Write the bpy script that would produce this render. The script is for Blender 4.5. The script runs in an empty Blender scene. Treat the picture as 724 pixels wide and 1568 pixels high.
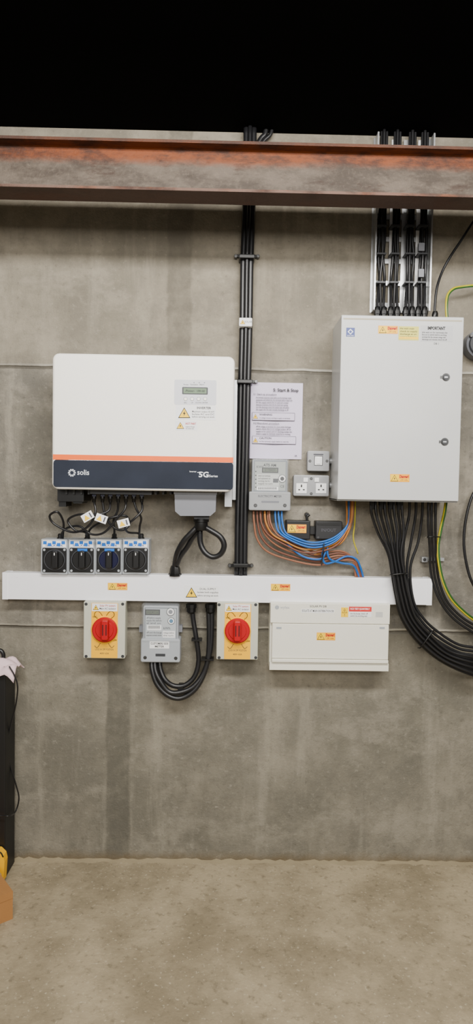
import bpy, math, random
from mathutils import Vector, Matrix
random.seed(7)
# ------------------------------------------------------------------ camera
D=2.6; F=1000.0; PW=724.0; PH=1568.0
yaw=math.radians(0.85); pitch=math.radians(-2.35); roll=math.radians(0.95)
CAM=Vector((0,-D,1.5))
fw=Vector((math.sin(yaw)*math.cos(pitch),math.cos(yaw)*math.cos(pitch),math.sin(pitch)))
r0=fw.cross(Vector((0,0,1))).normalized(); u0_=r0.cross(fw).normalized()
R_=r0*math.cos(roll)+u0_*math.sin(roll); U_=u0_*math.cos(roll)-r0*math.sin(roll)
cd=bpy.data.cameras.new('camera'); cam=bpy.data.objects.new('camera',cd)
bpy.context.scene.collection.objects.link(cam)
m=Matrix((R_,U_,-fw)).transposed().to_4x4(); m.translation=CAM
cam.matrix_world=m
cd.sensor_fit='HORIZONTAL'; cd.sensor_width=36; cd.lens=F/PW*36; cd.clip_start=0.02
bpy.context.scene.camera=cam
def W(u,v,d=0.0):
    """point at distance d in front of the wall, measured from the photo survey"""
    r=fw*F+R_*(u-PW/2)-U_*(v-PH/2)
    t=(-d-CAM.y)/r.y
    return CAM+r*t
def s(d): return (D-d)/F

# ------------------------------------------------------------------ materials
def lin(c):
    return tuple(((x/255)/12.92 if x/255<=0.04045 else (((x/255)+0.055)/1.055)**2.4) for x in c)+(1,)
MATS={}
def mat(name,c,rough=0.5,metal=0.0,var=0.06,scale=20,bump=0.0,coat=0.0,alpha=1.0):
    if name in MATS: return MATS[name]
    M=bpy.data.materials.new(name); M.use_nodes=True; nt=M.node_tree; b=nt.nodes['Principled BSDF']
    b.inputs['Roughness'].default_value=rough; b.inputs['Metallic'].default_value=metal
    b.inputs['Coat Weight'].default_value=coat; b.inputs['Alpha'].default_value=alpha
    tc=nt.nodes.new('ShaderNodeTexCoord'); n=nt.nodes.new('ShaderNodeTexNoise'); n.inputs['Scale'].default_value=scale; n.inputs['Detail'].default_value=5
    nt.links.new(tc.outputs['Object'],n.inputs['Vector'])
    mx=nt.nodes.new('ShaderNodeMix'); mx.data_type='RGBA'
    L=lin(c); mx.inputs[6].default_value=tuple(x*(1-var) for x in L[:3])+(1,); mx.inputs[7].default_value=tuple(min(1,x*(1+var)) for x in L[:3])+(1,)
    nt.links.new(n.outputs['Fac'],mx.inputs[0]); nt.links.new(mx.outputs[2],b.inputs['Base Color'])
    if bump:
        bp=nt.nodes.new('ShaderNodeBump'); bp.inputs['Strength'].default_value=bump; bp.inputs['Distance'].default_value=0.002
        n2=nt.nodes.new('ShaderNodeTexNoise'); n2.inputs['Scale'].default_value=scale*8; nt.links.new(tc.outputs['Object'],n2.inputs['Vector'])
        nt.links.new(n2.outputs['Fac'],bp.inputs['Height']); nt.links.new(bp.outputs[0],b.inputs['Normal'])
    MATS[name]=M; return M
white=mat('white_powder_coat',(248,245,236),0.4,var=0.015)
pvc=mat('white_pvc',(243,243,247),0.4,var=0.02)
cream=mat('cream_enamel',(230,227,213),0.42,var=0.02)
cabg=mat('pale_grey_cabinet_paint',(192,193,192),0.28,var=0.05,scale=6,bump=0.05)
cabd=mat('grey_cabinet_edge',(130,130,128),0.5)
greyp=mat('light_grey_plastic',(162,167,172),0.45)
greym=mat('mid_grey_plastic',(115,117,124),0.5)
greyd=mat('dark_grey_plastic',(50,52,56),0.5)
beige=mat('pale_beige_plastic',(190,190,174),0.5)
blk=mat('black_plastic',(12,12,13),0.38)
blkc=mat('black_cable_sheath',(25,25,27),0.36,var=0.25,scale=40)
navy=mat('navy_gloss_panel',(36,41,53),0.1,coat=0.6,var=.35,scale=9)  # strong tone variation in the base colour suggests reflections on the gloss
orange=mat('orange_stripe',(242,100,0),0.4)
yel=mat('safety_yellow',(252,186,0),0.45)
lyel=mat('label_yellow',(255,205,0),0.5)
lor=mat('label_orange',(246,164,0),0.5)
ycream=mat('pale_yellow_label',(210,202,88),0.5)
red=mat('red_plastic',(176,0,14),0.38)
redt=mat('red_ink',(185,8,8),0.6)
ink=mat('black_ink',(12,12,14),0.6)
gink=mat('grey_ink',(70,70,77),0.6)
paper=mat('lilac_paper',(212,202,226),0.6,var=0.02)
lab=mat('white_label',(240,240,240),0.5,var=0.01)
silv=mat('galvanised_steel',(190,192,194),0.35,metal=0.7,var=0.2,scale=60)
screw=mat('screw_steel',(90,90,90),0.35,metal=0.8)
socket=mat('metalclad_grey_paint',(142,143,145),0.36,metal=0.3,var=0.12,scale=50)
blue=mat('blue_wire',(10,92,172),0.4)
brown=mat('brown_wire',(106,60,42),0.45)
brown2=mat('brown_wire_light',(134,84,58),0.45)
orw=mat('amber_wire',(170,108,34),0.45)
yg=mat('earth_wire_yellow',(172,160,24),0.45)
green=mat('earth_wire_green',(36,84,28),0.45)
lcd=mat('lcd_green',(62,96,52),0.25)
lcdg=mat('lcd_grey',(88,98,80),0.25)
bluel=mat('blue_label',(20,104,195),0.4)
dblue=mat('deep_blue_dial',(12,14,48),0.3)
logob=mat('logo_blue',(20,50,130),0.4)
card=mat('cardboard',(164,116,66),0.8,bump=0.2)
tissue=mat('pink_white_tissue',(222,196,200),0.8)
clear=mat('translucent_cover',(215,220,226),0.08,var=0.02,alpha=0.12)
mortar=mat('mortar_dust',(142,130,104),0.95,bump=0.8,scale=12)

# ------------------------------------------------------------------ mesh helpers
PARTS=[]
def mk(name,vs,fs,M,smooth=False):
    me=bpy.data.meshes.new(name); me.from_pydata([tuple(v) for v in vs],[],fs); me.update()
    me.materials.append(M)
    if smooth:
        for p in me.polygons: p.use_smooth=True
    o=bpy.data.objects.new(name,me); bpy.context.scene.collection.objects.link(o); PARTS.append(o); return o
def finish(name):
    global PARTS
    bpy.context.view_layer.update()
    lo=Vector((9,9,9)); hi=-lo
    for o in PARTS:
        for c in o.bound_box:
            w=o.matrix_world@Vector(c)
            for i in range(3): lo[i]=min(lo[i],w[i]); hi[i]=max(hi[i],w[i])
    e=bpy.data.objects.new(name,None); e.empty_display_size=0.05; e.location=(lo+hi)/2
    bpy.context.scene.collection.objects.link(e)
    inv=Matrix.Translation(-(lo+hi)/2)
    for o in PARTS:
        o.parent=e; o.matrix_parent_inverse=inv
    PARTS=[]; return e
def outline(x0,x1,z0,z1,r,n=5):
    if r<=0: return [(x0,z0),(x1,z0),(x1,z1),(x0,z1)]
    pts=[]
    for cx,cz,a in ((x0+r,z0+r,180),(x1-r,z0+r,270),(x1-r,z1-r,0),(x0+r,z1-r,90)):
        for i in range(n+1):
            t=math.radians(a+90*i/n); pts.append((cx+r*math.cos(t),cz+r*math.sin(t)))
    return pts
def loft(name,rings,M,cap0=True,cap1=True,smooth=False):
    n=len(rings[0]); vs=[p for r in rings for p in r]; fs=[]
    for k in range(len(rings)-1):
        for i in range(n):
            j=(i+1)%n; fs.append((k*n+i,k*n+j,(k+1)*n+j,(k+1)*n+i))
    if cap0: fs.append(tuple(range(n-1,-1,-1)))
    if cap1: fs.append(tuple((len(rings)-1)*n+i for i in range(n)))
    return mk(name,vs,fs,M,smooth)
def plateM(x0,x1,z0,z1,d0,d1,M,r=0.0,ch=0.0,name='panel'):
    rings=[[(x,-d0,z) for x,z in outline(x0,x1,z0,z1,r)]]
    if ch>0:
        for k in range(4):
            a=math.pi/2*k/3; ins=ch*(1-math.cos(a)); dd=d1-ch+ch*math.sin(a)
            rings.append([(x,-dd,z) for x,z in outline(x0+ins,x1-ins,z0+ins,z1-ins,max(r-ins,0.0004) if r>0 else 0)])
    else: rings.append([(x,-d1,z) for x,z in outline(x0,x1,z0,z1,r)])
    return loft(name,rings,M)
def plate(u0,v0,u1,v1,d0,d1,M,r=0.0,ch=0.0,name='panel'):
    c=W((u0+u1)/2,(v0+v1)/2,d1); w=(u1-u0)*s(d1)/2; h=(v1-v0)*s(d1)/2
    return plateM(c.x-w,c.x+w,c.z-h,c.z+h,d0,d1,M,r,ch,name)
T=0.0006
def lbl(u0,v0,u1,v1,d,M,name='label',t=T,r=0): return plate(u0,v0,u1,v1,d,d+t,M,r,0,name)
def poly(pts,d0,d1,M,name='shape'):
    w=[W(u,v,d1) for u,v in pts]
    a=sum(w[i].x*w[(i+1)%len(w)].z-w[(i+1)%len(w)].x*w[i].z for i in range(len(w)))
    if a<0: w.reverse()
    return loft(name,[[(p.x,-d0,p.z) for p in w],[(p.x,-d1,p.z) for p in w]],M)
def lathe(p,ax,prof,M,n=28,name='round_part',smooth=True):
    ax=Vector(ax).normalized(); a=ax.orthogonal().normalized(); b=ax.cross(a)
    rings=[[p+ax*t+(a*math.cos(2*math.pi*i/n)+b*math.sin(2*math.pi*i/n))*r for i in range(n)] for t,r in prof]
    o=loft(name,rings,M,smooth=smooth)
    if smooth:
        for q in o.data.polygons:
            if len(q.vertices)>4: q.use_smooth=False
        o.data.set_sharp_from_angle(angle=math.radians(35))
    return o
def disc(u,v,rpx,d0,d1,M,ch=0.001,name='disc',n=32):
    r=rpx*s(d1); p=W(u,v,d1); p.y=0
    return lathe(p,(0,-1,0),[(d0,r),(d1-ch,r),(d1,max(r-ch,0.0003))],M,n,name)
def cr(P,k=8):
    out=[]; Q=[P[0]*2-P[1]]+P+[P[-1]*2-P[-2]]
    for i in range(1,len(Q)-2):
        a,b,c,d=Q[i-1:i+3]
        for j in range(k):
            t=j/k; out.append(0.5*((2*b)+(c-a)*t+(2*a-5*b+4*c-d)*t*t+(3*b-a-3*c+d)*t**3))
    out.append(P[-1]); return out
def tubeW(P,r,M,name='cable',n=10,k=8):
    P=cr([Vector(p) for p in P],k); N=None; rings=[]
    for i,p in enumerate(P):
        t=(P[min(i+1,len(P)-1)]-P[max(i-1,0)]).normalized()
        N=t.orthogonal().normalized() if N is None else (N-t*N.dot(t)).normalized()
        B=t.cross(N)
        rings.append([p+(N*math.cos(2*math.pi*q/n)+B*math.sin(2*math.pi*q/n))*r for q in range(n)])
    return loft(name,rings,M,smooth=True)
def tube(pts,rpx,M,name='cable',k=8,n=10):
    return tubeW([W(*p) for p in pts],rpx*0.0025,M,name,n,k)
def text(st,u,v,hpx,d,M,al='LEFT',wpx=None,name='lettering',bold=0.0,rot=0):
    c=bpy.data.curves.new('t','FONT'); c.body=st; c.size=hpx*s(d)*1.35; c.extrude=0.0002; c.offset=(bold+.008)*c.size; c.align_x=al; c.align_y='CENTER'; c.resolution_u=2
    o=bpy.data.objects.new('t',c); bpy.context.scene.collection.objects.link(o); bpy.context.view_layer.update()
    me=bpy.data.meshes.new_from_object(o); w=o.dimensions.x; bpy.data.objects.remove(o)
    me.materials.clear(); me.materials.append(M)
    q=bpy.data.objects.new(name,me); bpy.context.scene.collection.objects.link(q)
    p=W(u,v,d); q.location=(p.x,-d-0.0003,p.z); q.rotation_euler=(math.pi/2,math.radians(rot),0)
    if wpx and w>0: q.scale=(wpx*s(d)/w,1,1)
    PARTS.append(q); return q
def warn(u,v,z,d):
    h=z*0.87
    poly([(u-z/2,v+h/2),(u+z/2,v+h/2),(u,v-h/2)],d,d+T,ink,'warning_border')
    poly([(u-z*0.41,v+h*0.43),(u+z*0.41,v+h*0.43),(u,v-h*0.38)],d,d+T*1.6,lyel,'warning_triangle')
    poly([(u+z*0.05,v-h*0.22),(u-z*0.10,v+h*0.12),(u-z*0.01,v+h*0.12),(u-z*0.05,v+h*0.34),(u+z*0.11,v+h*0.02),(u+z*0.02,v+h*0.02)],d,d+T*2.2,ink,'warning_bolt')
def danger(u,v,d,w=30,h=12):
    lbl(u-w/2,v-h/2,u+w/2,v+h/2,d,lor,'danger_label')
    lbl(u-w/2+.6,v-h/2+.6,u-w*.05,v+h/2-.6,d+T*.5,lyel,'danger_field')
    warn(u-w*0.27,v,h*0.96,d+T)
    lbl(u-w*0.03,v+h*0.08,u+w*0.46,v+h*0.4,d+T,lyel,'danger_field')
    text('Danger!',u+w*0.22,v-h*0.17,h*0.36,d+2*T,redt,'CENTER',wpx=w*0.46,bold=0.03)
    text('230 volts',u+w*0.22,v+h*0.24,h*0.22,d+2*T,redt,'CENTER',wpx=w*0.38)
def para(u,v,w,n,dv,h,d,M=ink,al='LEFT'):
    words='isolate the supply before working on this equipment turn the main switch to off and wait five minutes for discharge check voltage at terminals'.split()
    for i in range(n):
        st=' '.join(random.sample(words,max(2,int(w/h/2.6))))
        ww=w*(random.uniform(0.8,1.0)); text(st,u,v+i*dv,h,d,M,al,wpx=ww)

# ------------------------------------------------------------------ room
floorz=W(362,1319,0).z
ceilz=W(362,203,0).z
z1=W(362,565,0).z; z2=W(362,961,0).z
sx1=W(275,430,0).x; sx2=W(181,1160,0).x
class NT:
    def __init__(s_,M): s_.nt=M.node_tree; s_.b=s_.nt.nodes['Principled BSDF']; s_.tc=s_.nt.nodes.new('ShaderNodeTexCoord')
    def put(s_,sock,v):
        if isinstance(v,bpy.types.NodeSocket): s_.nt.links.new(v,sock)
        elif v is not None: sock.default_value=v
    def math(s_,op,a,b=None,c=None):
        n=s_.nt.nodes.new('ShaderNodeMath'); n.operation=op
        for i,x in enumerate((a,b,c)): s_.put(n.inputs[i],x)
        return n.outputs[0]
    def mr(s_,v,a,b,c=0.0,d=1.0):
        n=s_.nt.nodes.new('ShaderNodeMapRange'); n.interpolation_type='SMOOTHSTEP'
        s_.put(n.inputs[0],v)
        for i,x in enumerate((a,b,c,d)): n.inputs[i+1].default_value=x
        return n.outputs[0]
    def noise(s_,scale,det=5,vec=None,rough=0.55):
        n=s_.nt.nodes.new('ShaderNodeTexNoise'); n.inputs['Scale'].default_value=scale; n.inputs['Detail'].default_value=det; n.inputs['Roughness'].default_value=rough
        s_.nt.links.new(vec or s_.tc.outputs['Object'],n.inputs['Vector']); return n.outputs['Fac']
    def mix(s_,f,a,b,bl='MIX'):
        n=s_.nt.nodes.new('ShaderNodeMix'); n.data_type='RGBA'; n.blend_type=bl
        s_.put(n.inputs[0],f); s_.put(n.inputs[6],a); s_.put(n.inputs[7],b); return n.outputs[2]
    def map(s_,sc,loc=(0,0,0)):
        n=s_.nt.nodes.new('ShaderNodeMapping'); n.inputs['Scale'].default_value=sc; n.inputs['Location'].default_value=loc; s_.nt.links.new(s_.tc.outputs['Object'],n.inputs['Vector']); return n.outputs[0]
    def bump(s_,h,st,dist):
        n=s_.nt.nodes.new('ShaderNodeBump'); n.inputs['Strength'].default_value=st; n.inputs['Distance'].default_value=dist
        s_.put(n.inputs['Height'],h); s_.nt.links.new(n.outputs[0],s_.b.inputs['Normal'])
def concrete(name,feat=True):
    M=bpy.data.materials.new(name); M.use_nodes=True; N=NT(M)
    N.b.inputs['Roughness'].default_value=0.88
    sep=N.nt.nodes.new('ShaderNodeSeparateXYZ'); N.nt.links.new(N.tc.outputs['Object'],sep.inputs[0]); X,Y,Z=sep.outputs
    big=N.mr(N.noise(1.7,7,None,.6),0.38,0.62); mid=N.mr(N.noise(6,9,N.map((1,1,1),(3,1,2)),0.68),0.40,0.62); fine=N.noise(140,4); spk=N.noise(45,7,None,0.75)
    blot=N.mr(N.noise(3.2,8,N.map((1,1,1.6),(7,0,5)),.7),.5,.64)
    col=N.mix(big,lin((106,102,92)),lin((144,137,123)))
    col=N.mix(N.math('MULTIPLY',mid,0.6),col,lin((96,93,86)))
    col=N.mix(N.math('MULTIPLY',blot,0.55),col,lin((156,149,135)))
    str_=N.mr(N.noise(1,7,N.map((10,1,1.1)),0.65),0.5,0.70); col=N.mix(N.math('MULTIPLY',str_,0.45),col,lin((164,157,142)))
    str2=N.mr(N.noise(1,7,N.map((6,1,1.5),(9,2,4)),0.65),0.55,0.70); col=N.mix(N.math('MULTIPLY',str2,0.4),col,lin((86,82,75)))
    col=N.mix(N.math('MULTIPLY',N.mr(spk,0.54,0.7),0.45),col,lin((174,168,154)))
    col=N.mix(N.math('MULTIPLY',N.mr(spk,0.46,0.3),0.6),col,lin((68,65,60)))
    fl=N.mr(N.noise(1,5,N.map((22,1,60),(2,0,1)),.6),.68,.74); col=N.mix(N.math('MULTIPLY',fl,.5),col,lin((200,193,178)))
    h=N.math('ADD',N.math('MULTIPLY',spk,0.8),N.math('MULTIPLY',fine,0.5)); h=N.math('ADD',h,N.math('MULTIPLY',mid,.5))
    if feat:
        wob=N.math('MULTIPLY',N.math('SUBTRACT',N.noise(9,7,None,.7),0.5),0.045)
        for xc,lo,hi,w,st in ((sx1,z1+.03,9,0.046,1.0),(sx2,-9,z2-0.03,0.046,.95)):
            dx=N.math('ABSOLUTE',N.math('ADD',N.math('SUBTRACT',X,xc),wob))
            mk_=N.mr(dx,w+0.008,w-0.006)
            mk_=N.math('MULTIPLY',mk_,N.mr(Z,lo-0.01,lo+0.06))
            mk_=N.math('MULTIPLY',mk_,N.mr(Z,hi+0.01,hi-0.08))
            mk_=N.math('MULTIPLY',mk_,N.math('ADD',N.math('MULTIPLY',N.mr(N.noise(14,7,None,.65),.38,.6),0.40),0.45))
            col=N.mix(N.math('MULTIPLY',mk_,st),col,lin((74,72,67)))
        col=N.mix(N.math('MULTIPLY',N.mr(Z,z2+0.02,z2-0.02),0.25),col,lin((118,113,94)))
        col=N.mix(N.math('MULTIPLY',N.mr(Z,z1-0.02,z1+0.02),0.3),col,lin((148,138,118)))
        wz=N.math('MULTIPLY',N.math('SUBTRACT',N.noise(4,6),0.5),0.02)
        for zc,cl,dk in ((z1,(190,186,175),(74,70,62)),(z2,(166,160,145),(66,62,54))):
            dz=N.math('ADD',N.math('SUBTRACT',Z,zc),wz)
            l=N.mr(N.math('ABSOLUTE',dz),0.007,0.002); d2=N.mr(N.math('ABSOLUTE',N.math('ADD',dz,0.010)),0.008,0.002)
            nn=N.mr(N.noise(3,5),0.4,0.6)
            col=N.mix(N.math('MULTIPLY',l,N.math('ADD',N.math('MULTIPLY',nn,0.6),0.2)),col,lin(cl))
            col=N.mix(N.math('MULTIPLY',d2,N.math('ADD',N.math('MULTIPLY',nn,-0.35),0.75)),col,lin(dk))
            h=N.math('SUBTRACT',h,N.math('MULTIPLY',d2,3.0))
        base=N.mr(N.math('ADD',Z,N.math('MULTIPLY',wob,1.5)),floorz+0.05,floorz+0.0)
        col=N.mix(N.math('MULTIPLY',base,0.75),col,lin((104,88,60)))
    N.put(N.b.inputs['Base Color'],col); N.bump(h,0.7,0.004); return M
cw=concrete('cast_concrete_wall'); cw2=concrete('side_concrete',False)
def rbox(name,x0,x1,y0,y1,za,zb,M):
    vs=[(x,y,z) for z in (za,zb) for y in (y0,y1) for x in (x0,x1)]
    me=bpy.data.meshes.new(name); me.from_pydata(vs,[],[(0,2,3,1),(4,5,7,6),(0,1,5,4),(2,6,7,3),(0,4,6,2),(1,3,7,5)]); me.materials.append(M)
    o=bpy.data.objects.new(name,me); bpy.context.scene.collection.objects.link(o); return o
XR=3.0; YB=-5.2
rbox('wall_back',-XR,XR,0,0.2,floorz-0.1,ceilz,cw)
rbox('wall_left',-XR-0.2,-XR,YB,0.2,floorz-0.1,ceilz,cw2)
rbox('wall_right',XR,XR+0.2,YB,0.2,floorz-0.1,ceilz,cw2)
Mf=bpy.data.materials.new('floor_screed'); Mf.use_nodes=True; N=NT(Mf); N.b.inputs['Roughness'].default_value=0.85
c=N.mix(N.mr(N.noise(3,7,None,0.65),0.35,0.65),lin((134,122,98)),lin((170,156,128)))
c=N.mix(N.math('MULTIPLY',N.mr(N.noise(35,6,None,.7),0.52,0.72),0.6),c,lin((92,83,66)))
c=N.mix(N.math('MULTIPLY',N.mr(N.noise(90,4),0.6,0.7),0.6),c,lin((192,181,155))); N.put(N.b.inputs['Base Color'],c); N.bump(N.noise(60,6),0.6,0.004)
rbox('floor',-XR,XR,YB,0.0,floorz-0.1,floorz,Mf)
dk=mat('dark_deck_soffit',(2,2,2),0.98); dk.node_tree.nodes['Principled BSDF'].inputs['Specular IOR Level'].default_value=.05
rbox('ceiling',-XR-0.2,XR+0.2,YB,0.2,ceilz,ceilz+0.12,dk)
vs=[];fs=[];k=0;x=-XR
while x<=XR:
    a=random.uniform(0.004,0.014); b=random.uniform(0.006,0.022)
    vs+= [(x,0,floorz+a),(x,-b*0.5,floorz+a*0.5),(x,-b,floorz)]
    if k: 
        q=3*k; fs+=[(q-3,q,q+1,q-2),(q-2,q+1,q+2,q-1)]
    k+=1; x+=0.02
mk('mortar_fillet',vs,fs,mortar,True)
for i in range(70):
    x=random.uniform(-1.3,1.3); y=-random.uniform(.01,.14); r=random.uniform(.0015,.005)
    p=Vector((x,y,floorz)); lathe(p,(0,0,1),[(0,r),(r*.6,r*.8),(r,r*.3)],mortar,5,'debris')
finish('trim_1')

# ------------------------------------------------------------------ steel beam
Mr=bpy.data.materials.new('rusty_steel'); Mr.use_nodes=True; N=NT(Mr); N.b.inputs['Roughness'].default_value=0.65; N.b.inputs['Metallic'].default_value=0.1
sep=N.nt.nodes.new('ShaderNodeSeparateXYZ'); N.nt.links.new(N.tc.outputs['Object'],sep.inputs[0])
fd,bd=0.42,0.32; ztop=W(362,216,fd).z; zbot=W(362,294,fd).z; zm=(ztop+zbot)/2; hh=(ztop-zbot)/2
st=N.noise(1,8,N.map((5,12,12)),0.7); pat=N.noise(3,8,N.map((1.2,2,4)),0.72); spk=N.noise(70,5,None,.7)
c=N.mix(N.mr(st,0.38,0.62),lin((62,52,43)),lin((94,83,72)))
c=N.mix(N.math('MULTIPLY',N.mr(spk,.5,.7),.3),c,lin((118,106,92)))
Z=sep.outputs[2]
dn=N.math('MULTIPLY',N.math('SUBTRACT',pat,0.5),0.07)
rust=N.mix(N.mr(st,0.4,0.6),lin((58,27,10)),lin((116,56,14)))
up=N.mr(N.math('ADD',Z,dn),zm+hh*.15,zm+hh*.6); c=N.mix(up,c,rust)
lo_=N.mr(N.math('ADD',Z,dn),zm-hh*.72,zm-hh*.95); c=N.mix(N.math('MULTIPLY',lo_,.85),c,rust)
c=N.mix(N.math('MULTIPLY',N.mr(pat,0.55,0.66),0.7),c,lin((50,30,18)))
edge=N.mr(Z,ztop-.010,ztop-.008); c=N.mix(N.math('MULTIPLY',edge,.7),c,lin((56,36,26)))
pinkm=N.math('MULTIPLY',N.mr(Z,zbot+0.013,zbot+0.009),N.mr(N.noise(5,6,N.map((1,1,3)),0.6),0.40,0.55))
c=N.mix(N.math('MULTIPLY',pinkm,0.75),c,lin((106,82,70)))
und=N.mr(Z,zbot+.0012,zbot+.0002); c=N.mix(N.math('MULTIPLY',und,.8),c,lin((54,30,18)))
N.put(N.b.inputs['Base Color'],c); N.bump(N.noise(50,7,None,.7),0.6,0.004)
tf=0.0095; tw=0.003; ym=-(fd+bd)/2; rr=0.008
pr=[(-fd,zbot),(-bd,zbot),(-bd,zbot+tf),(ym+tw+rr,zbot+tf),(ym+tw+rr*.3,zbot+tf+rr*.3),(ym+tw,zbot+tf+rr),(ym+tw,ztop-tf-rr),(ym+tw+rr*.3,ztop-tf-rr*.3),(ym+tw+rr,ztop-tf),(-bd,ztop-tf),(-bd,ztop),(-fd,ztop),(-fd,ztop-tf),(ym-tw-rr,ztop-tf),(ym-tw-rr*.3,ztop-tf-rr*.3),(ym-tw,ztop-tf-rr),(ym-tw,zbot+tf+rr),(ym-tw-rr*.3,zbot+tf+rr*.3),(ym-tw-rr,zbot+tf),(-fd,zbot+tf)]
loft('i_section',[[(-XR,y,z) for y,z in pr],[(XR,y,z) for y,z in pr]],Mr); finish('steel_beam')

# ------------------------------------------------------------------ inverter
fd=0.22
plate(92,556,347,742,0.03,0.11,greyd,0.01,name='heatsink')
for i in range(22):
    u=100+i*11.4; plate(u,749,u+3,757,0.05,0.15,greyd,name='heatsink_fin')
plate(357,583,362,765,0.0,0.05,silv,0.001,name='bracket_rail')
plate(344,748,355,776,0.0,0.07,silv,0.002,name='bracket_foot')
plate(88,748,128,768,0.0,0.14,blk,0.004,name='bracket_lug')
plate(90,764,101,776,0.04,0.13,blk,0.003,name='bracket_lug_foot'); plate(112,762,126,771,0.04,0.13,blk,0.003,name='bracket_lug_foot')
plate(81,544.5,357,750.5,0.09,fd,white,0.024,0.010,'cover')
B=fd
lbl(82,698,356.5,706,B-0.006,orange,'orange_stripe',t=0.0068)
plate(82.5,706,356.5,748,B-0.008,B+0.0008,navy,0.012,0.0015,name='lower_panel')
lbl(267,582,331,620,B,mat('display_bezel',(208,209,215),0.4),'display_bezel',r=0.006)
lbl(279,593,318,604,B+T,greyd,'lcd_frame',r=0.003); lbl(281,594.5,316,602.5,B+2*T,lcd,'lcd')
text('-Power-  100.00',283,598.5,3.4,B+3*T,ink)
for i,nm in enumerate(('ESC','UP','DOWN','ENTER')):
    disc(284+i*10,611,3.0,B,B+0.0012,greym,0.0003,'button_ring'); disc(284+i*10,611,2.5,B,B+0.002,white,0.0006,'button'); text(nm,284+i*10,616.8,2,B+T,gink,'CENTER')
for i,nm in enumerate(('Power','Operation','Alarm')):
    text(nm,285+i*12,589,2.2,B+T,gink,'CENTER'); disc(297+i*8,586,0.8,B,B+0.0013,greym,0.0002,'led')
lbl(269,621,330,643,B,lab,'warning_label'); warn(282,632,19,B+T)
text('INVERTER',312,625,3.6,B+T,ink,'CENTER',bold=0.02)
for i in range(3): text(('Maximum output 30 kW','Isolate AC and DC','before carrying out work')[i],311,630.5+i*4,2.7,B+T,ink,'CENTER',wpx=34)
lbl(268,644,302,659,B,lab,'hot_surface_label'); warn(276,651.5,12,B+T); text('HOT PART',292,649,3.2,B+T,redt,'CENTER',bold=0.02,wpx=16); para(284,653.5,15,2,2.8,1.9,B+T,ink)
lw=mat('logo_white',(225,230,236),0.4)
for i in range(10):
    a=math.radians(36*i); disc(110+4.8*math.cos(a),724+4.8*math.sin(a),1.15,B,B+0.0016,lw,0.0002,'emblem_dot',10)
p=W(110,724,B+0.001)
tubeW([p+Vector((math.cos(a*math.pi/8)*0.0075,0,math.sin(a*math.pi/8)*0.0075)) for a in range(17)],0.0007,lw,'emblem_ring',6,2)
text('solis',118,723.5,8.5,B+0.001,lw,wpx=18)
text('5G',304,727,8.5,B+0.001,lw,bold=0.02,wpx=15); text('Series',320,729,3.8,B+0.001,lw,wpx=13); lbl(302,723,311,724,B+0.001,lw,'emblem_bar'); text('Inverter',290,722,2.4,B+.001,lw)
w=[(267,754),(331,754),(330,783),(322,790),(276,790),(268,783)]
poly(w,0.06,0.17,greym,'terminal_cover'); plate(266,753,332,757,0.055,0.175,greym,0.002,name='terminal_cover_rim')
plate(297,789,320,795,0.09,0.14,greyd,0.003,name='gland_plate')
for u in (144,157,169,181,193,205,217):
    p=W(u,752,0.13); lathe(p,(0,0,-1),[(0,0.010),(0.008,0.011),(0.010,0.009),(0.028,0.009),(0.030,0.0075),(0.042,0.0065)],blk,12,'dc_connector')
    lbl(u-3,757,u+3,760,.139,dblue,'connector_seal')
plate(138,750,232,757,0.08,0.16,greyd,0.002,name='connector_strip')
finish('solar_inverter')

p=W(308,794,0.115); lathe(p,(0,0,-1),[(0,0.030),(0.012,0.030),(0.014,0.026),(0.035,0.026),(0.045,0.022)],blk,12,'gland')
tube([(303,806,.115),(292,817,.115),(281,829,.11),(272,845,.09),(268,862,.06),(267,880,.05)],4.3,blkc,'supply_cable')
tube([(311,806,.115),(322,812,.125),(337,822,.13),(343,835,.13),(338,848,.125),(326,853,.12),(314,846,.115),(307,832,.11),(306,812,.11)],4.3,blkc,'cable_loop')
tube([(305,812,.10),(295,823,.09),(286,838,.08),(276,852,.07),(270,866,.06)],4.0,blkc,'supply_cable')
p=W(268,866,0.05); lathe(p,(0,0,-1),[(0,0.015),(0.012,0.020),(0.03,0.022),(0.031,0.026),(0.04,0.026)],blk,8,'gland')
finish('inverter_supply_cable')

# ------------------------------------------------------------------ PV cables
r=1.7
tube([(144,768,.13),(146,785,.14),(135,806,.14),(112,815,.12),(84,803,.11),(76,790,.12),(88,784,.13),(97,800,.09),(96,824,.05)],r,blkc)
tube([(157,768,.13),(160,785,.13),(170,804,.12),(186,812,.11),(198,803,.10),(192,790,.12),(170,793,.13),(148,803,.11),(137,812,.07),(136,824,.05)],r,blkc)
tube([(169,768,.13),(166,782,.15),(148,788,.16),(120,788,.14),(104,797,.12),(115,812,.12),(130,815,.1),(135,824,.05)],r,blkc)
tube([(181,768,.13),(180,782,.12),(174,796,.11),(175,810,.08),(175,824,.05)],r,blkc)
tube([(193,768,.13),(191,780,.14),(180,793,.14),(160,815,.13),(140,818,.12),(122,806,.11),(104,808,.09),(95,816,.06),(94,825,.05)],r,blkc)
tube([(205,768,.13),(209,780,.13),(216,793,.12),(214,806,.10),(213,824,.05)],r,blkc)
tube([(217,768,.13),(217,782,.15),(205,795,.16),(192,806,.14),(196,815,.1),(212,817,.07),(214,826,.05)],r,blkc)
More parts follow.
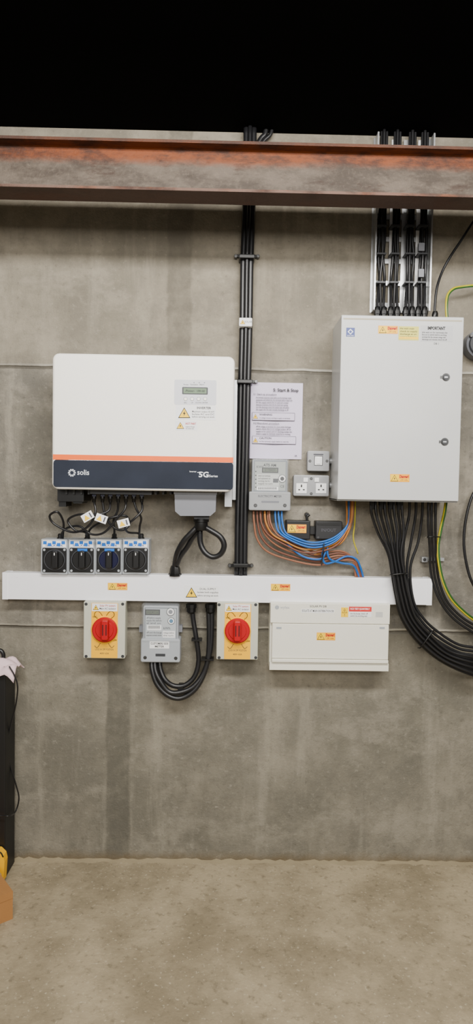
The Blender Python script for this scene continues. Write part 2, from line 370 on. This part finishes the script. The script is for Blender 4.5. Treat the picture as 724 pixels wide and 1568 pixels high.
def tag(u,v,a):
    ca,sa=math.cos(math.radians(a)),math.sin(math.radians(a))
    def q(x,y): return (u+x*ca-y*sa,v+x*sa+y*ca)
    poly([q(-9,-6),q(9,-6),q(9,6),q(-9,6)],.165,.167,lab,'cable_tag')
    poly([q(-7,4),q(2,4),q(-2.5,-4)],.167,.1685,lyel,'tag_triangle'); poly([q(4,-4),q(6,-4),q(6,4),q(4,4)],.167,.168,gink,'tag_print')
tag(134,791,-30); tag(155,794,20); tag(189,801,-15)
finish('solar_string_cables')

# ------------------------------------------------------------------ four rotary isolators
for cx,cy,lf in ((83,852.5,0),(124.6,852.5,1),(166,852.5,1),(207.5,852.5,1)):
    plate(cx-20.5,cy-27,cx+20.5,cy+27.5,0.0,0.075,greyp,0.004,0.003,'enclosure')
    B=0.075
    plate(cx-18,cy-25,cx+18,cy-14.5,B,B+T,lab,name='rating_label')
    for i in range(5): 
        a=cx-17+i*7; lbl(a,cy-24+(i%2)*3,a+5.5,cy-19+(i%2)*3,B+T,bluel,'blue_print')
    text('ISOLATOR',cx,cy-17,3,B+T,logob,'CENTER',wpx=26)
    plate(cx-18.5,cy-13.5,cx+18.5,cy+24,B,B+0.006,blk,0.006,0.002,'dial_plate')
    disc(cx,cy+5,16.5,B,B+0.010,greyd,0.002,'dial_ring')
    disc(cx,cy+5,14.8,B,B+0.013,blk if cx<130 or cx>200 else dblue,0.003,'dial')
    if lf and cx<200: lbl(cx-6,cy-12.5,cx+9,cy-8.5,B+0.013,bluel,'dial_mark')
    plate(cx-5,cy-9,cx+5,cy+19,B+0.01,B+0.030,blk,0.009,0.004,'knob_handle')
    lbl(cx-.6,cy-6,cx+.6,cy-2,B+.030,lab,'pointer')
    for sx in (-15.5,15.5):
        for sy in (-10.5,21.5): disc(cx+sx,cy+sy,1.9,B,B+0.008,greyp,0.0005,'screw',12)
    p=W(cx+9,cy-27,0.04); lathe(p,(0,0,1),[(0,0.012),(0.006,0.012),(0.007,0.009),(0.018,0.009),(0.022,0.006)],blk,10,'gland')
    finish('rotary_isolator_switch')

# ------------------------------------------------------------------ trunking
a=W(4,898,0.06); b=W(661,906,0.06); zc=(a.z+b.z)/2; hz=20*s(.06)
plateM(a.x,b.x,zc-hz,zc+hz,0,0.048,pvc,0.0,0.0,'trunking_base')
plateM(a.x,b.x,zc-hz-0.0015,zc+hz+0.0015,0.044,0.06,pvc,0.0,0.003,'trunking_lid')
plateM(a.x-0.0015,a.x+0.02,zc-hz-0.002,zc+hz+0.002,0,0.0615,pvc,0,0.002,'end_cap'); plateM(b.x-0.02,b.x+0.0015,zc-hz-0.002,zc+hz+0.002,0,0.0615,pvc,0,0.002,'end_cap')
danger(180,898,0.06,30,11); danger(429.5,899.5,0.06,30,11)
lbl(281,896,335,918,.06,lab,'dual_supply_label'); warn(293,907,18,.06+T)
text('DUAL SUPPLY',318,902,3,.06+T,ink,'CENTER'); text('Isolate both supplies',318,907,2.8,.06+T,ink,'CENTER',wpx=32); text('before carrying out work',318,912,2.8,.06+T,ink,'CENTER',wpx=32)
for u in (24,336,520,644): text('- - -',u,884,1.5,.06,gink)
finish('cable_trunking')

# ------------------------------------------------------------------ red/yellow isolators
for cx,ty,by in ((159.7,920,1009),(363.4,921,1011)):
    cy=(ty+by)/2; B=0.085
    plate(cx-32,ty+1,cx+32,by,0,0.055,beige,0.004,0.0015,'enclosure_base')
    plate(cx-32,ty+1,cx+32,by,0.056,B,beige,0.005,0.004,'enclosure_lid')
    lbl(cx-20,ty+3,cx+20.5,by-1,B,yel,'yellow_plate',t=0.0015,r=0.003)
    lbl(cx-19,ty+4,cx+20,ty+16,B+.0015,lab,'label'); warn(cx-13,ty+10,9,B+.0015+T); text('Solar PV system',cx+5,ty+7.5,3,B+.0015+T,redt,'CENTER',wpx=24); text('Main AC isolator',cx+5,ty+12,3,B+.0015+T,ink,'CENTER',wpx=25)
    for sg in (-1,1):
        poly([(cx+sg*14,cy-26),(cx+sg*10,cy-29),(cx+sg*4,cy-18),(cx+sg*8,cy-15)],B,B+0.004,yel,'padlock_arm')
        tube([(cx+sg*3,cy-22,B+.004),(cx+sg*8,cy-28,B+.004),(cx+sg*14,cy-27,B+.004),(cx+sg*15,cy-22,B+.004),(cx+sg*10,cy-17,B+.004)],0.35,ink,'arm_mark',4,6)
        tube([(cx+sg*6,cy+20,B+.003),(cx+sg*11,cy+27,B+.003),(cx+sg*15,cy+24,B+.003)],0.35,gink,'arm_mark',4,6)
    disc(cx,cy+0.5,21,B,B+0.006,yel,0.002,'dial_base'); disc(cx,cy+0.5,19.5,B,B+0.018,red,0.004,'dial')
    disc(cx,cy+0.5,14,B,B+0.021,red,0.002,'dial_step')
    plate(cx-5.5,cy-15,cx+5.5,cy+17,B+.01,B+0.042,red,0.008,0.005,'handle')
    for sg in (-1,1): plate(cx+sg*2.6-1,cy-8,cx+sg*2.6+1,cy+9,B+.04,B+0.0425,mat('dark_red',(80,3,8),0.5),0.002,name='handle_groove')
    text('ON',cx-15,cy-20,2.6,B+.002,ink,'CENTER'); text('OFF',cx+16,cy+16,2.6,B+.002,ink,'CENTER')
    text('LOCK IN OFF POSITION',cx,cy+30,3,B+.0015,gink,'CENTER',wpx=28); text('400V 63A',cx,cy+36,2.6,B+.0015,gink,'CENTER',wpx=14)
    for sx in (-28,28):
        for sy in (ty+5,by-4): disc(cx+sx,sy,2.4,B,B+0.0012,greyd,0.0004,'screw',14); plate(cx+sx-1.7,sy-.4,cx+sx+1.7,sy+.4,B,B+.0015,screw,name='screw_slot')
    finish('red_yellow_isolator_switch')

# ------------------------------------------------------------------ meters
def scr(u,v,B,r=2.2):
    disc(u,v,r+.6,B-.002,B+0.0006,greyd,0.0002,'screw_recess',14); disc(u,v,r,B-.002,B+0.0015,screw,0.0005,'screw',14)
plate(215,978,276,1015,0,0.065,greyp,0.008,0.006,'terminal_cover')
plate(219,928,273,981,0,0.055,greyp,0.006,0.004,'body')
B=0.055
lbl(221,930,271,979,B,mat('meter_frame',(108,114,120),0.4),'face_frame',r=.003)
lbl(222.5,931.5,269.5,978,B+T,mat('meter_face',(176,182,186),0.4),'face',r=.003); B+=T
lbl(222,933,245,942,B+T,ink,'lcd_frame'); lbl(224,935,243,940,B+2*T,lcdg,'lcd'); text('0024716',233.5,937.5,3.6,B+3*T,ink,'CENTER')
disc(261,937,6.4,B,B+.003,greyd,.001,'port_rim'); disc(261,937,5.6,B,B+.004,lab,.001,'port'); disc(261,937,3.2,B+.003,B+.005,greym,.0006,'port_core'); disc(262,951,5.6,B,B+.003,greyd,.001,'port_rim'); disc(262,951,5,B,B+.0035,lab,.001,'port'); disc(262,951,3,B+.003,B+.0045,mat('meter_teal',(50,110,145),.4),.0005,'port_core')
para(224,946,26,3,4,3,B+T,ink); lbl(225,957,247,965,B+T,lab,'serial_label'); para(224,968.5,24,2,4,2.8,B+T,ink)
for i in range(14): lbl(227+i*1.3,958,227.7+i*1.3,962.5,B+2*T,ink,'barcode_bar')
text('kWh',250,962,4,B+T,ink); lbl(249,966,268,976.5,B+T,lab,'label')
para(250,969,17,2,4,2.6,B+2*T,ink)
plate(216,924,275,984,0.0,0.075,clear,0.01,0.01,'clear_cover')
lbl(229,982,259,993,.065,lab,'customer_label'); text('CUSTOMERS SIDE',244,985.5,3.2,.065+T,ink,'CENTER',wpx=27,bold=.01); text('METER',244,990,3,.065+T,ink,'CENTER',wpx=14,bold=.01)
scr(222,1007,.065); scr(269,1008,.065); plate(238,1001,253,1005,.06,.066,greyd,.001,name='seal_slot')
plate(213,958,219,968,0,.03,greym,.002,name='side_lug'); plate(273,958,279,968,0,.03,greym,.002,name='side_lug')
finish('electricity_meter')
plate(386,704,440,758,0,0.06,greyp,0.005,0.004,'body'); plate(381,753,445,782,0,0.075,mat('meter_cover_grey',(150,152,154),.45),0.006,0.005,'terminal_cover')
B=.06
lbl(388,705,439,753,B,mat('meter_frame',(120,126,132),.4),'face_frame')
lbl(390,707,437,751,B+T,mat('meter_face2',(154,159,154),.4),'face'); B+=T
text('KWh',392.5,715,3.6,B+T,ink); text('ATS AM',413,712.5,4.2,B+T,ink,'CENTER',bold=.02)
lbl(401,716,426,724,B+T,ink,'lcd_frame'); lbl(402.5,717.5,424.5,722.5,B+2*T,lcdg,'lcd'); text('0178430',413.5,720,3.6,B+3*T,ink,'CENTER')
lbl(393,726,427,744,B+T,mat('meter_plate',(192,194,190),.4),'rating_plate'); para(395,728.5,22,4,4,2.8,B+2*T,ink)
for i in range(5): disc(391.5,722+i*6,1.1,B,B+.001,ink,.0002,'mark',8)
lbl(418,733,426,739,B+2*T,greyd,'chip')
disc(432,733,6,B,B+.003,greyd,.001,'port_rim'); disc(432,733,5.3,B,B+.004,lab,.001,'port'); disc(432,733,3,B+.003,B+.0055,ink,.0006,'port_core'); text('CE',432,745,4,B+T,ink,'CENTER')
lbl(393,745,426,751,B+T,lab,'serial_label')
for i in range(20): lbl(395+i*1.45,746,395.8+i*1.45,749.5,B+2*T,ink,'barcode_bar')
plate(385,702,442,757,0.0,0.078,clear,0.006,0.006,'clear_cover')
scr(391,774,.075); scr(436,774,.075); text('ELECTRICITY METER',413,760,3.4,.075,gink,'CENTER',wpx=36); lbl(400,767,427,770,.075,greym,'seal_strip')
finish('electricity_meter')

# ------------------------------------------------------------------ loop cables under lower meter
for o in (0,1):
    k=o*5
    tube([(232+k,1008,.035),(233+k,1026,.05),(240+k,1047-k,.06),(256+k*.5,1064-k,.065),(276,1069-k*1.8,.065),(298-k*.4,1056-k,.06),(313-k*.3,1030,.05),(319+o*2,1000,.045),(320+o*4,965,.04),(319+o*5,930,.035)],3.9,blkc)
tube([(244,1010,.03),(246,1026,.04),(253,1041,.05),(266,1050,.05),(283,1049,.05),(298,1035,.045),(304,1010,.04),(300,975,.04),(296,950,.035),(294,930,.035)],3.9,blkc)
for u in (293,322):
    p=W(u,925,0.035); lathe(p,(0,0,-1),[(0,0.021),(0.014,0.021),(0.015,0.018),(0.03,0.018),(0.036,0.013)],blk,10,'gland')
plate(308,1009,327,1012,.02,.062,blk,name='cable_tie'); plate(293,979,309,982,.02,.055,blk,name='cable_tie')
plate(272,1052,280,1062,-.003,.06,blk,.002,name='cable_clip')
finish('meter_tail_cables')

# ------------------------------------------------------------------ vertical cable run behind the beam
for k,(dx,dd,rr) in enumerate(((-5.6,.03,4.7),(5.6,.03,4.7),(0,.045,3.2))):
    tube([(383+dx,190,dd),(381+dx,318,dd),(378+dx*1.02,400,dd),(376.5+dx,500,dd),(374+dx,600,dd),(372+dx*.98,700,dd),(369.5+dx,800,dd),(368.5+dx,882,dd)],rr,blkc)
for u,v in ((378,392),(375,584),(368.5,866)):
    plate(u-12,v-3,u+12,v+3,0,.064,blk,.004,.003,'cleat'); plate(u-19,v-2,u+19,v+2,0,.015,blk,.002,name='cleat_foot')
    for sg in (-1,1): disc(u+sg*17,v,2.6,0,.024,screw,.001,'cleat_bolt',12)
plate(366,486.5,386,499.5,.01,.066,lab,.004,.004,'label_sleeve'); warn(371.5,493,8,.066); text('SOLAR',380,493,2.8,.066,ink,'CENTER')
finish('vertical_cable_run')
tube([(408,190,.02),(406,205,.02),(400,212,.02),(394,222,.02)],4,blkc); tube([(418,190,.02),(414,206,.02),(404,216,.02),(396,230,.02),(388,250,.02)],3,blkc); finish('branch_cable')

# ------------------------------------------------------------------ paper notice
c0=W(423,644.5,.006)
pw=79*s(0)/2; ph=115.5*s(0)/2
vs=[];fs=[];nx,nz=12,14
for j in range(nz+1):
    for i in range(nx+1):
        x=c0.x-pw+2*pw*i/nx; z=c0.z+ph-2*ph*j/nz
        y=-.003-.004*abs(i/nx-.5)*2*(j/nz)-.002*math.sin(i*.9)*(j/nz)
        vs.append((x,y,z))
for j in range(nz):
    for i in range(nx):
        a=j*(nx+1)+i; fs.append((a,a+nx+1,a+nx+2,a+1))
mk('sheet',vs,fs,paper,True)
B=.0095
text('5: Start & Stop',457,598,4.8,B,ink,'RIGHT',bold=.02)
text('5.1 Start-up procedure',388,603.5,2.8,B,ink); para(392,608.5,60,6,3.7,2.5,B,ink)
lbl(386,632,451,644,B,ink,'note_box'); lbl(386.5,632.6,450.5,643.4,B+T,paper,'note_inner'); warn(391,637.5,8,B+2*T); text('WARNING',397,635,3,B+2*T,ink,bold=.02); para(397,640,50,1,3,2.4,B+2*T,ink)
text('5.2 Shut-down procedure',388,648,2.8,B,ink); para(392,653,60,4,3.7,2.5,B,ink)
lbl(386,668,453,680,B,ink,'note_box'); lbl(386.5,668.6,452.5,679.4,B+T,paper,'note_inner'); warn(391,674,8,B+2*T); text('CAUTION',397,671,3,B+2*T,ink,bold=.02); para(397,676,52,1,3,2.4,B+2*T,ink)
text('.28.',455,698,2.4,B,ink,'RIGHT')
finish('paper_notice')

# ------------------------------------------------------------------ metalclad switch and socket
plate(471,691,504,721,0,.05,socket,.006,.004,'box'); plate(470.5,690.5,504.5,721.5,.051,.058,socket,.006,.003,'front_plate')
lbl(481,698,494,713,.058,greyd,'rocker_gap'); lbl(482,699,493,712,.0585,lab,'rocker_surround'); plate(484.5,700.5,490.5,710.5,.058,.063,lab,.001,.001,'rocker'); lbl(480,695,495,697,.058,gink,'marking')
scr(474.5,706,.058,1.6); scr(500.5,706,.058,1.6)
finish('fused_switch_box')
plate(449.5,728,503.5,759.5,0,.05,socket,.006,.004,'box'); plate(449,727.5,504,760,.051,.058,socket,.006,.003,'front_plate')
for cx in (461.5,491.5):
    lbl(cx-8,740,cx+8,755,.058,lab,'outlet',r=.002)
    lbl(cx-1,742,cx+1,746,.058+T,ink,'pin_hole'); lbl(cx-5,749,cx-2,750.8,.058+T,ink,'pin_hole'); lbl(cx+2,749,cx+5,750.8,.058+T,ink,'pin_hole')
for cx in (468,485): plate(cx-3.5,731.5,cx+3.5,738,.058,.062,lab,.001,.001,'rocker')
scr(476.5,733,.058,1.6); scr(476.5,756,.058,1.6)
finish('double_socket_outlet')
for v,ua in ((706,504),(743,504)):
    p=W(ua,v,.03); lathe(p,(1,0,0),[(0,.012),(.008,.012),(.009,.010),(.014,.010),(.015,.014),(.024,.014),(.025,.010),(.034,.010)],socket,12,'coupler')
    finish('conduit_coupler')

# ------------------------------------------------------------------ distribution cabinet
B=.2
c=W(613,627,B); hw=186*s(B)/2; hz=281.5*s(B)/2
X0,X1,Z0,Z1=c.x-hw,c.x+hw,c.z-hz,c.z+hz
plateM(X0,X1,Z0,Z1,0,B-.022,cabg,.002,.001,'cabinet_body')
plateM(X0+.002,X1-.002,Z0+.002,Z1-.002,B-.026,B-.018,ink,name='door_gasket')
plateM(X0-.001,X1+.001,Z0+.004,Z1+.001,B-.018,B,cabg,.003,.003,'door')
plateM(X0,X1,Z0-.001,Z0+.006,0,B-.01,cabd,.001,name='lower_lip')
plateM(X0+.006,X1-.006,Z1-.016,Z1-.010,B,B+.0006,mat('cabinet_tape',(178,170,150),.6),name='dust_band')
for u,v in ((683,577.5),(681,676.5)):
    disc(u,v,6,B,B+.003,screw,.001,'lock_rim'); disc(u,v,4.6,B+.003,B+.006,greyd,.001,'lock'); plate(u-2.5,v-1,u+2.5,v+1,B+.006,B+.0065,silv,name='key_slot')
    plate(u-9,v-2,u-4,v+2,B,B+.002,screw,.001,name='lock_tab')
lbl(530,502,543,515.5,B,logob,'maker_badge'); poly([(536.5,503.5),(541,508),(536.5,512.5),(532,508)],B,B+2*T,lw,'badge_diamond'); poly([(536.5,505.5),(539,508),(536.5,510.5),(534,508)],B,B+3*T,logob,'badge_core'); text('ELECTRIC',536.5,514,1.8,B+T,lw,'CENTER')
danger(594,505,B,30,12)
lbl(610,500,641,521,B,ycream,'inspection_label'); para(612,503,27,4,4.3,2.6,B+T,ink); lbl(611,516,640,519,B+T,lyel,'label_band')
lbl(644,499,693,523,B,mat('silver_label',(184,185,187),.4),'important_label'); text('IMPORTANT',668,503,4.8,B+T,ink,'CENTER',bold=.04,wpx=27); para(646,509,44,4,3.6,2.6,B+T,ink)
text('DB 1',668,526.5,3,B,ink,'CENTER')
danger(612,732,B,30,12)
finish('distribution_cabinet')

# ------------------------------------------------------------------ overhead cable ladder with bundled cables
zb=W(600,480,0).z
for ua,ub in ((575,571),(659,656)):
    x=W((ua+ub)/2,400,.03).x
    plateM(x-.003,x+.003,zb,ceilz-.01,0,.05,silv,.001,name='ladder_rail'); plateM(x-.008,x+.003,zb,ceilz-.01,0,.004,silv,.001,name='rail_flange')
xa=W(573,400,.03).x; xb=W(657.5,400,.03).x
for i in range(9):
    z=ceilz-.06-i*.085
    if z>zb: plateM(xa,xb,z-.009,z+.009,0,.012,silv,.001,name='ladder_rung')
for a_,b_ in ((594,600),(612,620),(634,642)):
    plateM(W(a_,400,0).x,W(b_,400,0).x,zb,ceilz-.02,0.008,.014,lab if a_!=612 else silv,name='tray_strip')
for cx,n in ((583.5,3),(604,3),(627,3),(646,3)):
    for j in range(n):
        ox=(-3.9,0,3.9)[j]; dz=(.03,.045,.03)[j]; jit=lambda:random.uniform(-1.6,1.6)
        tube([(cx+5+ox,190,dz),(cx+3+ox,300,dz)]+[(cx+2.5-q*.9+ox+jit(),330+q*32,dz+random.uniform(0,.008)) for q in range(4)]+[(cx-1+ox*1.2,462,.06),(cx-1+ox*1.35,490,.075)],2.3,blkc)
    for v in (345,388,432):
        plate(cx-7+(430-v)*.02,v-1.2,cx+7.5+(430-v)*.02,v+1.2,.018,.062,greyd,.003,name='cable_tie')
    for sg in (-1,1):
        p=W(cx-1+sg*5,476,.075); lathe(p,(0,0,-1),[(-.016,.007),(-.012,.010),(0,.011),(.001,.013),(.014,.013),(.015,.011),(.024,.011)],blk,10,'gland')
for v,ln in ((372,9),(412,8)):
    plate(641,v,641+ln,v+12,.05,.064,greym,.002,name='identification_sleeve')
finish('overhead_cable_ladder')
tube([(760,296,.10),(742,318,.08),(724,340,.06),(706,368,.06),(690,392,.06),(677,416,.06),(669,440,.07),(666,465,.075),(665,488,.08)],2.0,blkc)
p=W(666,477,.08); lathe(p,(0,0,-1),[(0,.009),(.01,.012),(.022,.012)],blk,10,'gland'); finish('telecom_cable')
tube([(684,488,.1),(683,470,.1),(685,452,.09),(694,442,.08),(708,439,.07),(728,437,.06),(760,436,.0)],1.9,yg); tube([(685.3,488,.102),(684.3,470,.102),(686.3,453,.092),(695,443.3,.082),(708,440.3,.072),(728,438.3,.062),(760,437.5,.0)],1.3,green,'stripe'); finish('earth_cable')
disc(737,526,22,0,.06,greym,.006,'box'); disc(737,526,18,.06,.07,greyd,.003,'lid'); disc(722,514,2.4,.06,.073,screw,.001,'screw'); plate(733,548,741,640,0,.03,greym,.003,name='conduit_stub'); finish('conduit_junction_box')

# ------------------------------------------------------------------ cables beneath cabinet
st_=[568,575,582,589,596,603,609,615]
for k,u in enumerate(st_):
    t=k/7.0; dd=.085+.022*(k%2)
    A=[(u,762,.11),(u+.5,785,.11),(u+3+(7-k)*1.0,815,dd),(594+t*20,848,dd),(600+t*19,880,dd),(605+t*20,910,dd),(614+t*22,945,dd),(637+t*20,980-t*10,dd),(675+t*12,1012-t*16,dd),(724,1034-t*28,dd),(765,1040-t*28,.07)]
    tube(A,2.1,blkc)
    if k%2==0:
        p=W(u+2,768,.11); lathe(p,(0,0,-1),[(0,.012),(.014,.012),(.015,.010),(.03,.009)],blk,10,'gland')
for k,u in enumerate((627,637,647)):
    tube([(u,762,.09),(u-1,790,.08),(u-9+k,830,.07),(618+k*5,870,.065),(625+k*4,920,.065),(642+k*4,955-k*3,.065),(668+k*3,980-k*5,.065),(700,998-k*6,.065),(724,1003-k*6,.065),(765,1008-k*6,.06)],2.1,blkc)
tubeW([W(597,881,.08),W(600,880,.118),W(620,878,.118),W(623,878,.08)],.003,blk,'cable_tie',6)
tubeW([W(640,992,.08),W(645,990,.118),W(661,968,.118),W(664,966,.08)],.003,blk,'cable_tie',6)
plate(742,1012,756,1034,0,.07,blk,.003,name='wall_cleat')
finish('outgoing_cable_bundle')
for k,u in enumerate((656,661,667)):
    tube([(u,762,.12),(u-.5,800,.11),(658+k*4.5,840,.08),(660+k*5,880,.06),(671+k*5,915,.06),(691+k*4,944-k*3,.06),(724,968-k*6,.06),(765,985-k*6,.05)],2.1,blkc)
plate(646,853,655,861,0,.03,silv,.002,.001,'saddle'); plate(655,854,680,859,0,.012,silv,.001,name='saddle_strap'); scr(650,857,.03,2)
tubeW([W(654,823,.08),W(656,822,.12),W(670,822,.115),W(674,822,.08)],.0025,blk,'cable_tie',6)
finish('riser_cable_bundle')
tube([(683,762,.10),(680,785,.09),(674,812,.08),(670,842,.078),(675,880,.078),(688,913,.078),(708,936,.07),(730,952,.06),(765,968,.0)],2.1,yg); tube([(684.6,762,.104),(681.6,785,.094),(675.6,812,.084),(671.6,842,.082),(676.6,880,.082),(689.4,912,.082),(709.2,934.4,.074),(731,950.4,.064),(765,966.6,.0)],1.4,green,'stripe'); finish('earth_cable')
tube([(765,740,.04),(738,742,.04),(724,757,.04),(714,790,.04),(710,830,.04),(715,868,.04),(726,898,.04),(750,930,.006)],2.2,blkc)
finish('loose_side_cable')

# ------------------------------------------------------------------ brown/blue tails
for k in range(5):
    u=388+k*5.5
    tube([(u,778,.04),(u+1,800,.05),(u+6+k,826-k*3,.055),(u+24+k*2,846-k*4.5,.055),(455+k*3,860-k*5,.05),(490,865-k*4.6,.05),(520,858-k*3.6,.045),(545-k*1.5,861-k*1.5,.04),(557-k*3,886,.035)],1.6,brown if k%2 else brown2)
for k in range(3):
    tube([(398+k*7,778,.045),(400+k*7,800,.06),(410+k*7,818,.065),(432+k*4,832-k*3,.07),(465,846-k*5,.07),(500,842-k*5,.07),(522,828-k*4,.065),(534+k*2,800,.06),(537+k*2.2,762,.06)],1.5,(brown,orw,brown2)[k])
for k in range(3):
    u=421+k*5
    tube([(u,778,.05),(u+1,798,.06),(u+6,815,.07),(448,829-k*3.6,.078),(475,838-k*3.8,.08),(500,835-k*3.6,.078),(520,823-k*3,.07),(533,800,.06),(536-k,765,.055)],1.5,blue)
tube([(500,828,.06),(494,845,.07),(497,862,.07),(512,860,.06),(530,852,.05),(545,856,.05),(552,870,.045),(556,884,.035)],1.6,blue)
tube([(505,828,.06),(501,842,.065),(505,856,.065),(522,862,.055),(541,866,.05),(550,884,.035)],1.6,blue)
tube([(427,790,.05),(433,822,.06),(460,850,.065),(490,856,.065),(500,842,.06)],1.6,blue)
for k in range(2): tube([(530+k*9,762,.06),(531+k*8,790,.06),(529+k*5,812,.06),(515+k*6,832,.06),(495,846-k*5,.055),(480,850-k*4,.05)],1.5,orw)
tube([(544,762,.05),(543,800,.05),(541,825,.045),(548,848,.04)],1.1,yg)
tubeW([W(492,866,.05),W(494,850,.09),W(496,832,.09)],.0025,blk,'cable_tie',6)
finish('meter_wire_bundle')
plate(438,797,475,826,0,.055,blk,.003,.003,'block_cover'); plate(437,801,441,822,0,.03,blk,.002,name='lug'); danger(454.5,809.5,.055,29,13)
tube([(470,797,.03),(470,791,.03),(474,788,.03)],2,blk,'top_lug'); disc(470,788,3,0,.03,blk,.001,'top_eye')
plate(483,798,524,826,0,.055,mat('satin_black_block',(22,22,25),.45),.004,.003,'terminal_block'); plate(486,801,521,804,.055,.058,blk,.001,name='ridge'); text('IN/OUT',503,812,5,.055,gink,'CENTER')
plate(473,806,485,818,0,.035,blk,.002,name='bridge'); scr(487,823,.055,1.4); scr(520,823,.055,1.4)
finish('junction_block')

# ------------------------------------------------------------------ consumer unit
B=.095; c=W(505,976,B); hw=185.5*s(B)/2; hz=105*s(B)/2; X0,X1,Z0,Z1=c.x-hw,c.x+hw,c.z-hz,c.z+hz; H=Z1-Z0
plateM(X0,X1,Z0,Z1,0,B-.02,cream,.002,.001,'enclosure')
plateM(X0,X1,Z0+H*.70,Z1,B-.02,B-.004,cream,.002,.003,'upper_cover')
plateM(X0+.008,X1-.004,Z0+H*.18,Z0+H*.695,B-.02,B,cream,.002,.002,'front_flap')
plateM(X0+.008,X1-.004,Z0+H*.125,Z0+H*.175,B-.02,B+.008,cream,.002,.003,'flap_handle')
plateM(X0,X1,Z0,Z0+H*.115,B-.02,B-.002,cream,.001,.002,'lower_rail')
C=B-.004
disc(424,930,3.2,C,C+.0008,greyp,.0003,'maker_badge'); text('wylex',429,930,4.5,C,greyp)
text('SOLAR PV DB',487,928.5,3.2,C,ink,'CENTER'); lbl(461,932.5,512,938.5,C,lab,'circuit_label'); text('ISOLATE AT MAIN DISTRIBUTION DB',486.5,935.5,3.6,C+T,ink,'CENTER',wpx=49)
lbl(522,930,533,945,C,lyel,'caution_label'); warn(527.5,935,8,C+T); text('!',527.5,942,4,C+T,ink,'CENTER'); lbl(534,929,569,945,C,lab,'test_label'); lbl(534,929,569,936.5,C+T,mat('pale_red',(208,40,36),.5),'test_label_red'); text('RCD TEST QUARTERLY',551,932.5,3,C+2*T,lab,'CENTER',wpx=30); para(536,939.5,31,2,3.5,2.4,C+T,ink)
lbl(575,937,586,945,C,mat('label_grey',(190,190,186),.5),'rating_label')
for u in (427,585): plate(u-4,960,u+4,963,B,B+.0015,greyp,.001,name='flap_latch')
danger(499,974.5,B,29,12)
finish('consumer_unit')

# ------------------------------------------------------------------ things at lower left
zt=W(5,1026,.10).z
x1=W(9.5,1180,.12).x
plateM(x1-.42,x1,floorz,zt,.02,.13,mat('black_case',(14,14,15),.5),.004,.004,'case_body')
plateM(x1-.42,x1-.002,zt,zt+.018,.03,.12,blk,.003,.004,'case_lid')
p=W(0,1000,.08); tubeW([p+Vector((-.12,0,-.05)),p+Vector((-.10,0,.006)),p+Vector((-.02,0,.012)),p+Vector((.010,0,.002)),p+Vector((.014,0,-.05))],.008,blk,'carry_handle')
finish('black_equipment_case')
vs=[];fs=[];n=14
cen=W(8,1022,.10)
for j in range(n+1):
    for i in range(n+1):
        a=i/n;b=j/n
        vs.append((cen.x-.10+a*.16-.012*b, -.055-b*.095, zt+.030+.010*math.sin(a*11+b*5)+.006*math.sin(b*13+a*4)-max(0,a-.78)*.08-max(0,b-.7)*.13))
for j in range(n):
    for i in range(n):
        q=j*(n+1)+i; fs.append((q,q+1,q+n+2,q+n+1))
o=mk('crumpled_sheet',vs,fs,tissue,True); sm=o.modifiers.new('thickness','SOLIDIFY'); sm.thickness=.002
finish('crumpled_tissue')
tube([(14,1020,.145),(22,1034,.145),(27,1052,.14),(24,1080,.11),(16,1112,.09),(12,1140,.08),(16,1172,.07),(24,1200,.06),(29,1222,.05),(24,1242,.05),(15,1249,.145),(2,1249,.15),(-20,1250,.15),(-60,1255,.15)],1.1,blkc); finish('loose_power_lead')
cx,cy=W(28,1350,.3).x,-.36
a=math.radians(38)
def rotp(x,y,z): return (cx+x*math.cos(a)-y*math.sin(a),cy+x*math.sin(a)+y*math.cos(a),floorz+z)
def rb(x0,x1,y0,y1,za,zb,M,nm):
    loft(nm,[[rotp(x0,y0,za),rotp(x1,y0,za),rotp(x1,y1,za),rotp(x0,y1,za)],[rotp(x0,y0,zb),rotp(x1,y0,zb),rotp(x1,y1,zb),rotp(x0,y1,zb)]],M)
rb(-.35,0,0,.26,0,.10,card,'carton'); rb(-.352,.002,.12,.14,.0,.1015,mat('parcel_tape',(170,138,88),.3),'parcel_tape'); rb(-.35,0.0,-.0015,.0,.075,.10,card,'flap_edge')
finish('cardboard_box')
poly([(-40,1300),(-2,1304),(5,1311),(7,1320),(5,1350),(-40,1350)],.135,.17,yel,'yellow_tub_side'); tube([(-30,1300,.17),(-2,1304,.17),(5,1312,.17)],1.0,ink,'rim_edge',6,8); finish('yellow_tub')

# ------------------------------------------------------------------ lights
def area(name,loc,tgt,sx,sy,pw,col=(1,.97,.92)):
    l=bpy.data.lights.new(name,'AREA'); l.shape='RECTANGLE'; l.size=sx; l.size_y=sy; l.energy=pw; l.color=col
    o=bpy.data.objects.new(name,l); bpy.context.scene.collection.objects.link(o); o.location=loc
    o.rotation_euler=(Vector(tgt)-Vector(loc)).to_track_quat('-Z','Y').to_euler()
area('batten_lamp',(0.2,-1.9,2.80),(0.1,0,0.9),2.6,.25,110,(1,.965,.91))
area('fill_light_rear',(0.3,-4.2,2.6),(0,0,1.3),3.2,1.2,160,(1,.965,.91))  # added fill light behind the camera, no known fitting; softens the shadows
w=bpy.data.worlds.new('world'); bpy.context.scene.world=w; w.use_nodes=True
w.node_tree.nodes['Background'].inputs[0].default_value=(1,.98,.95,1); w.node_tree.nodes['Background'].inputs[1].default_value=.42
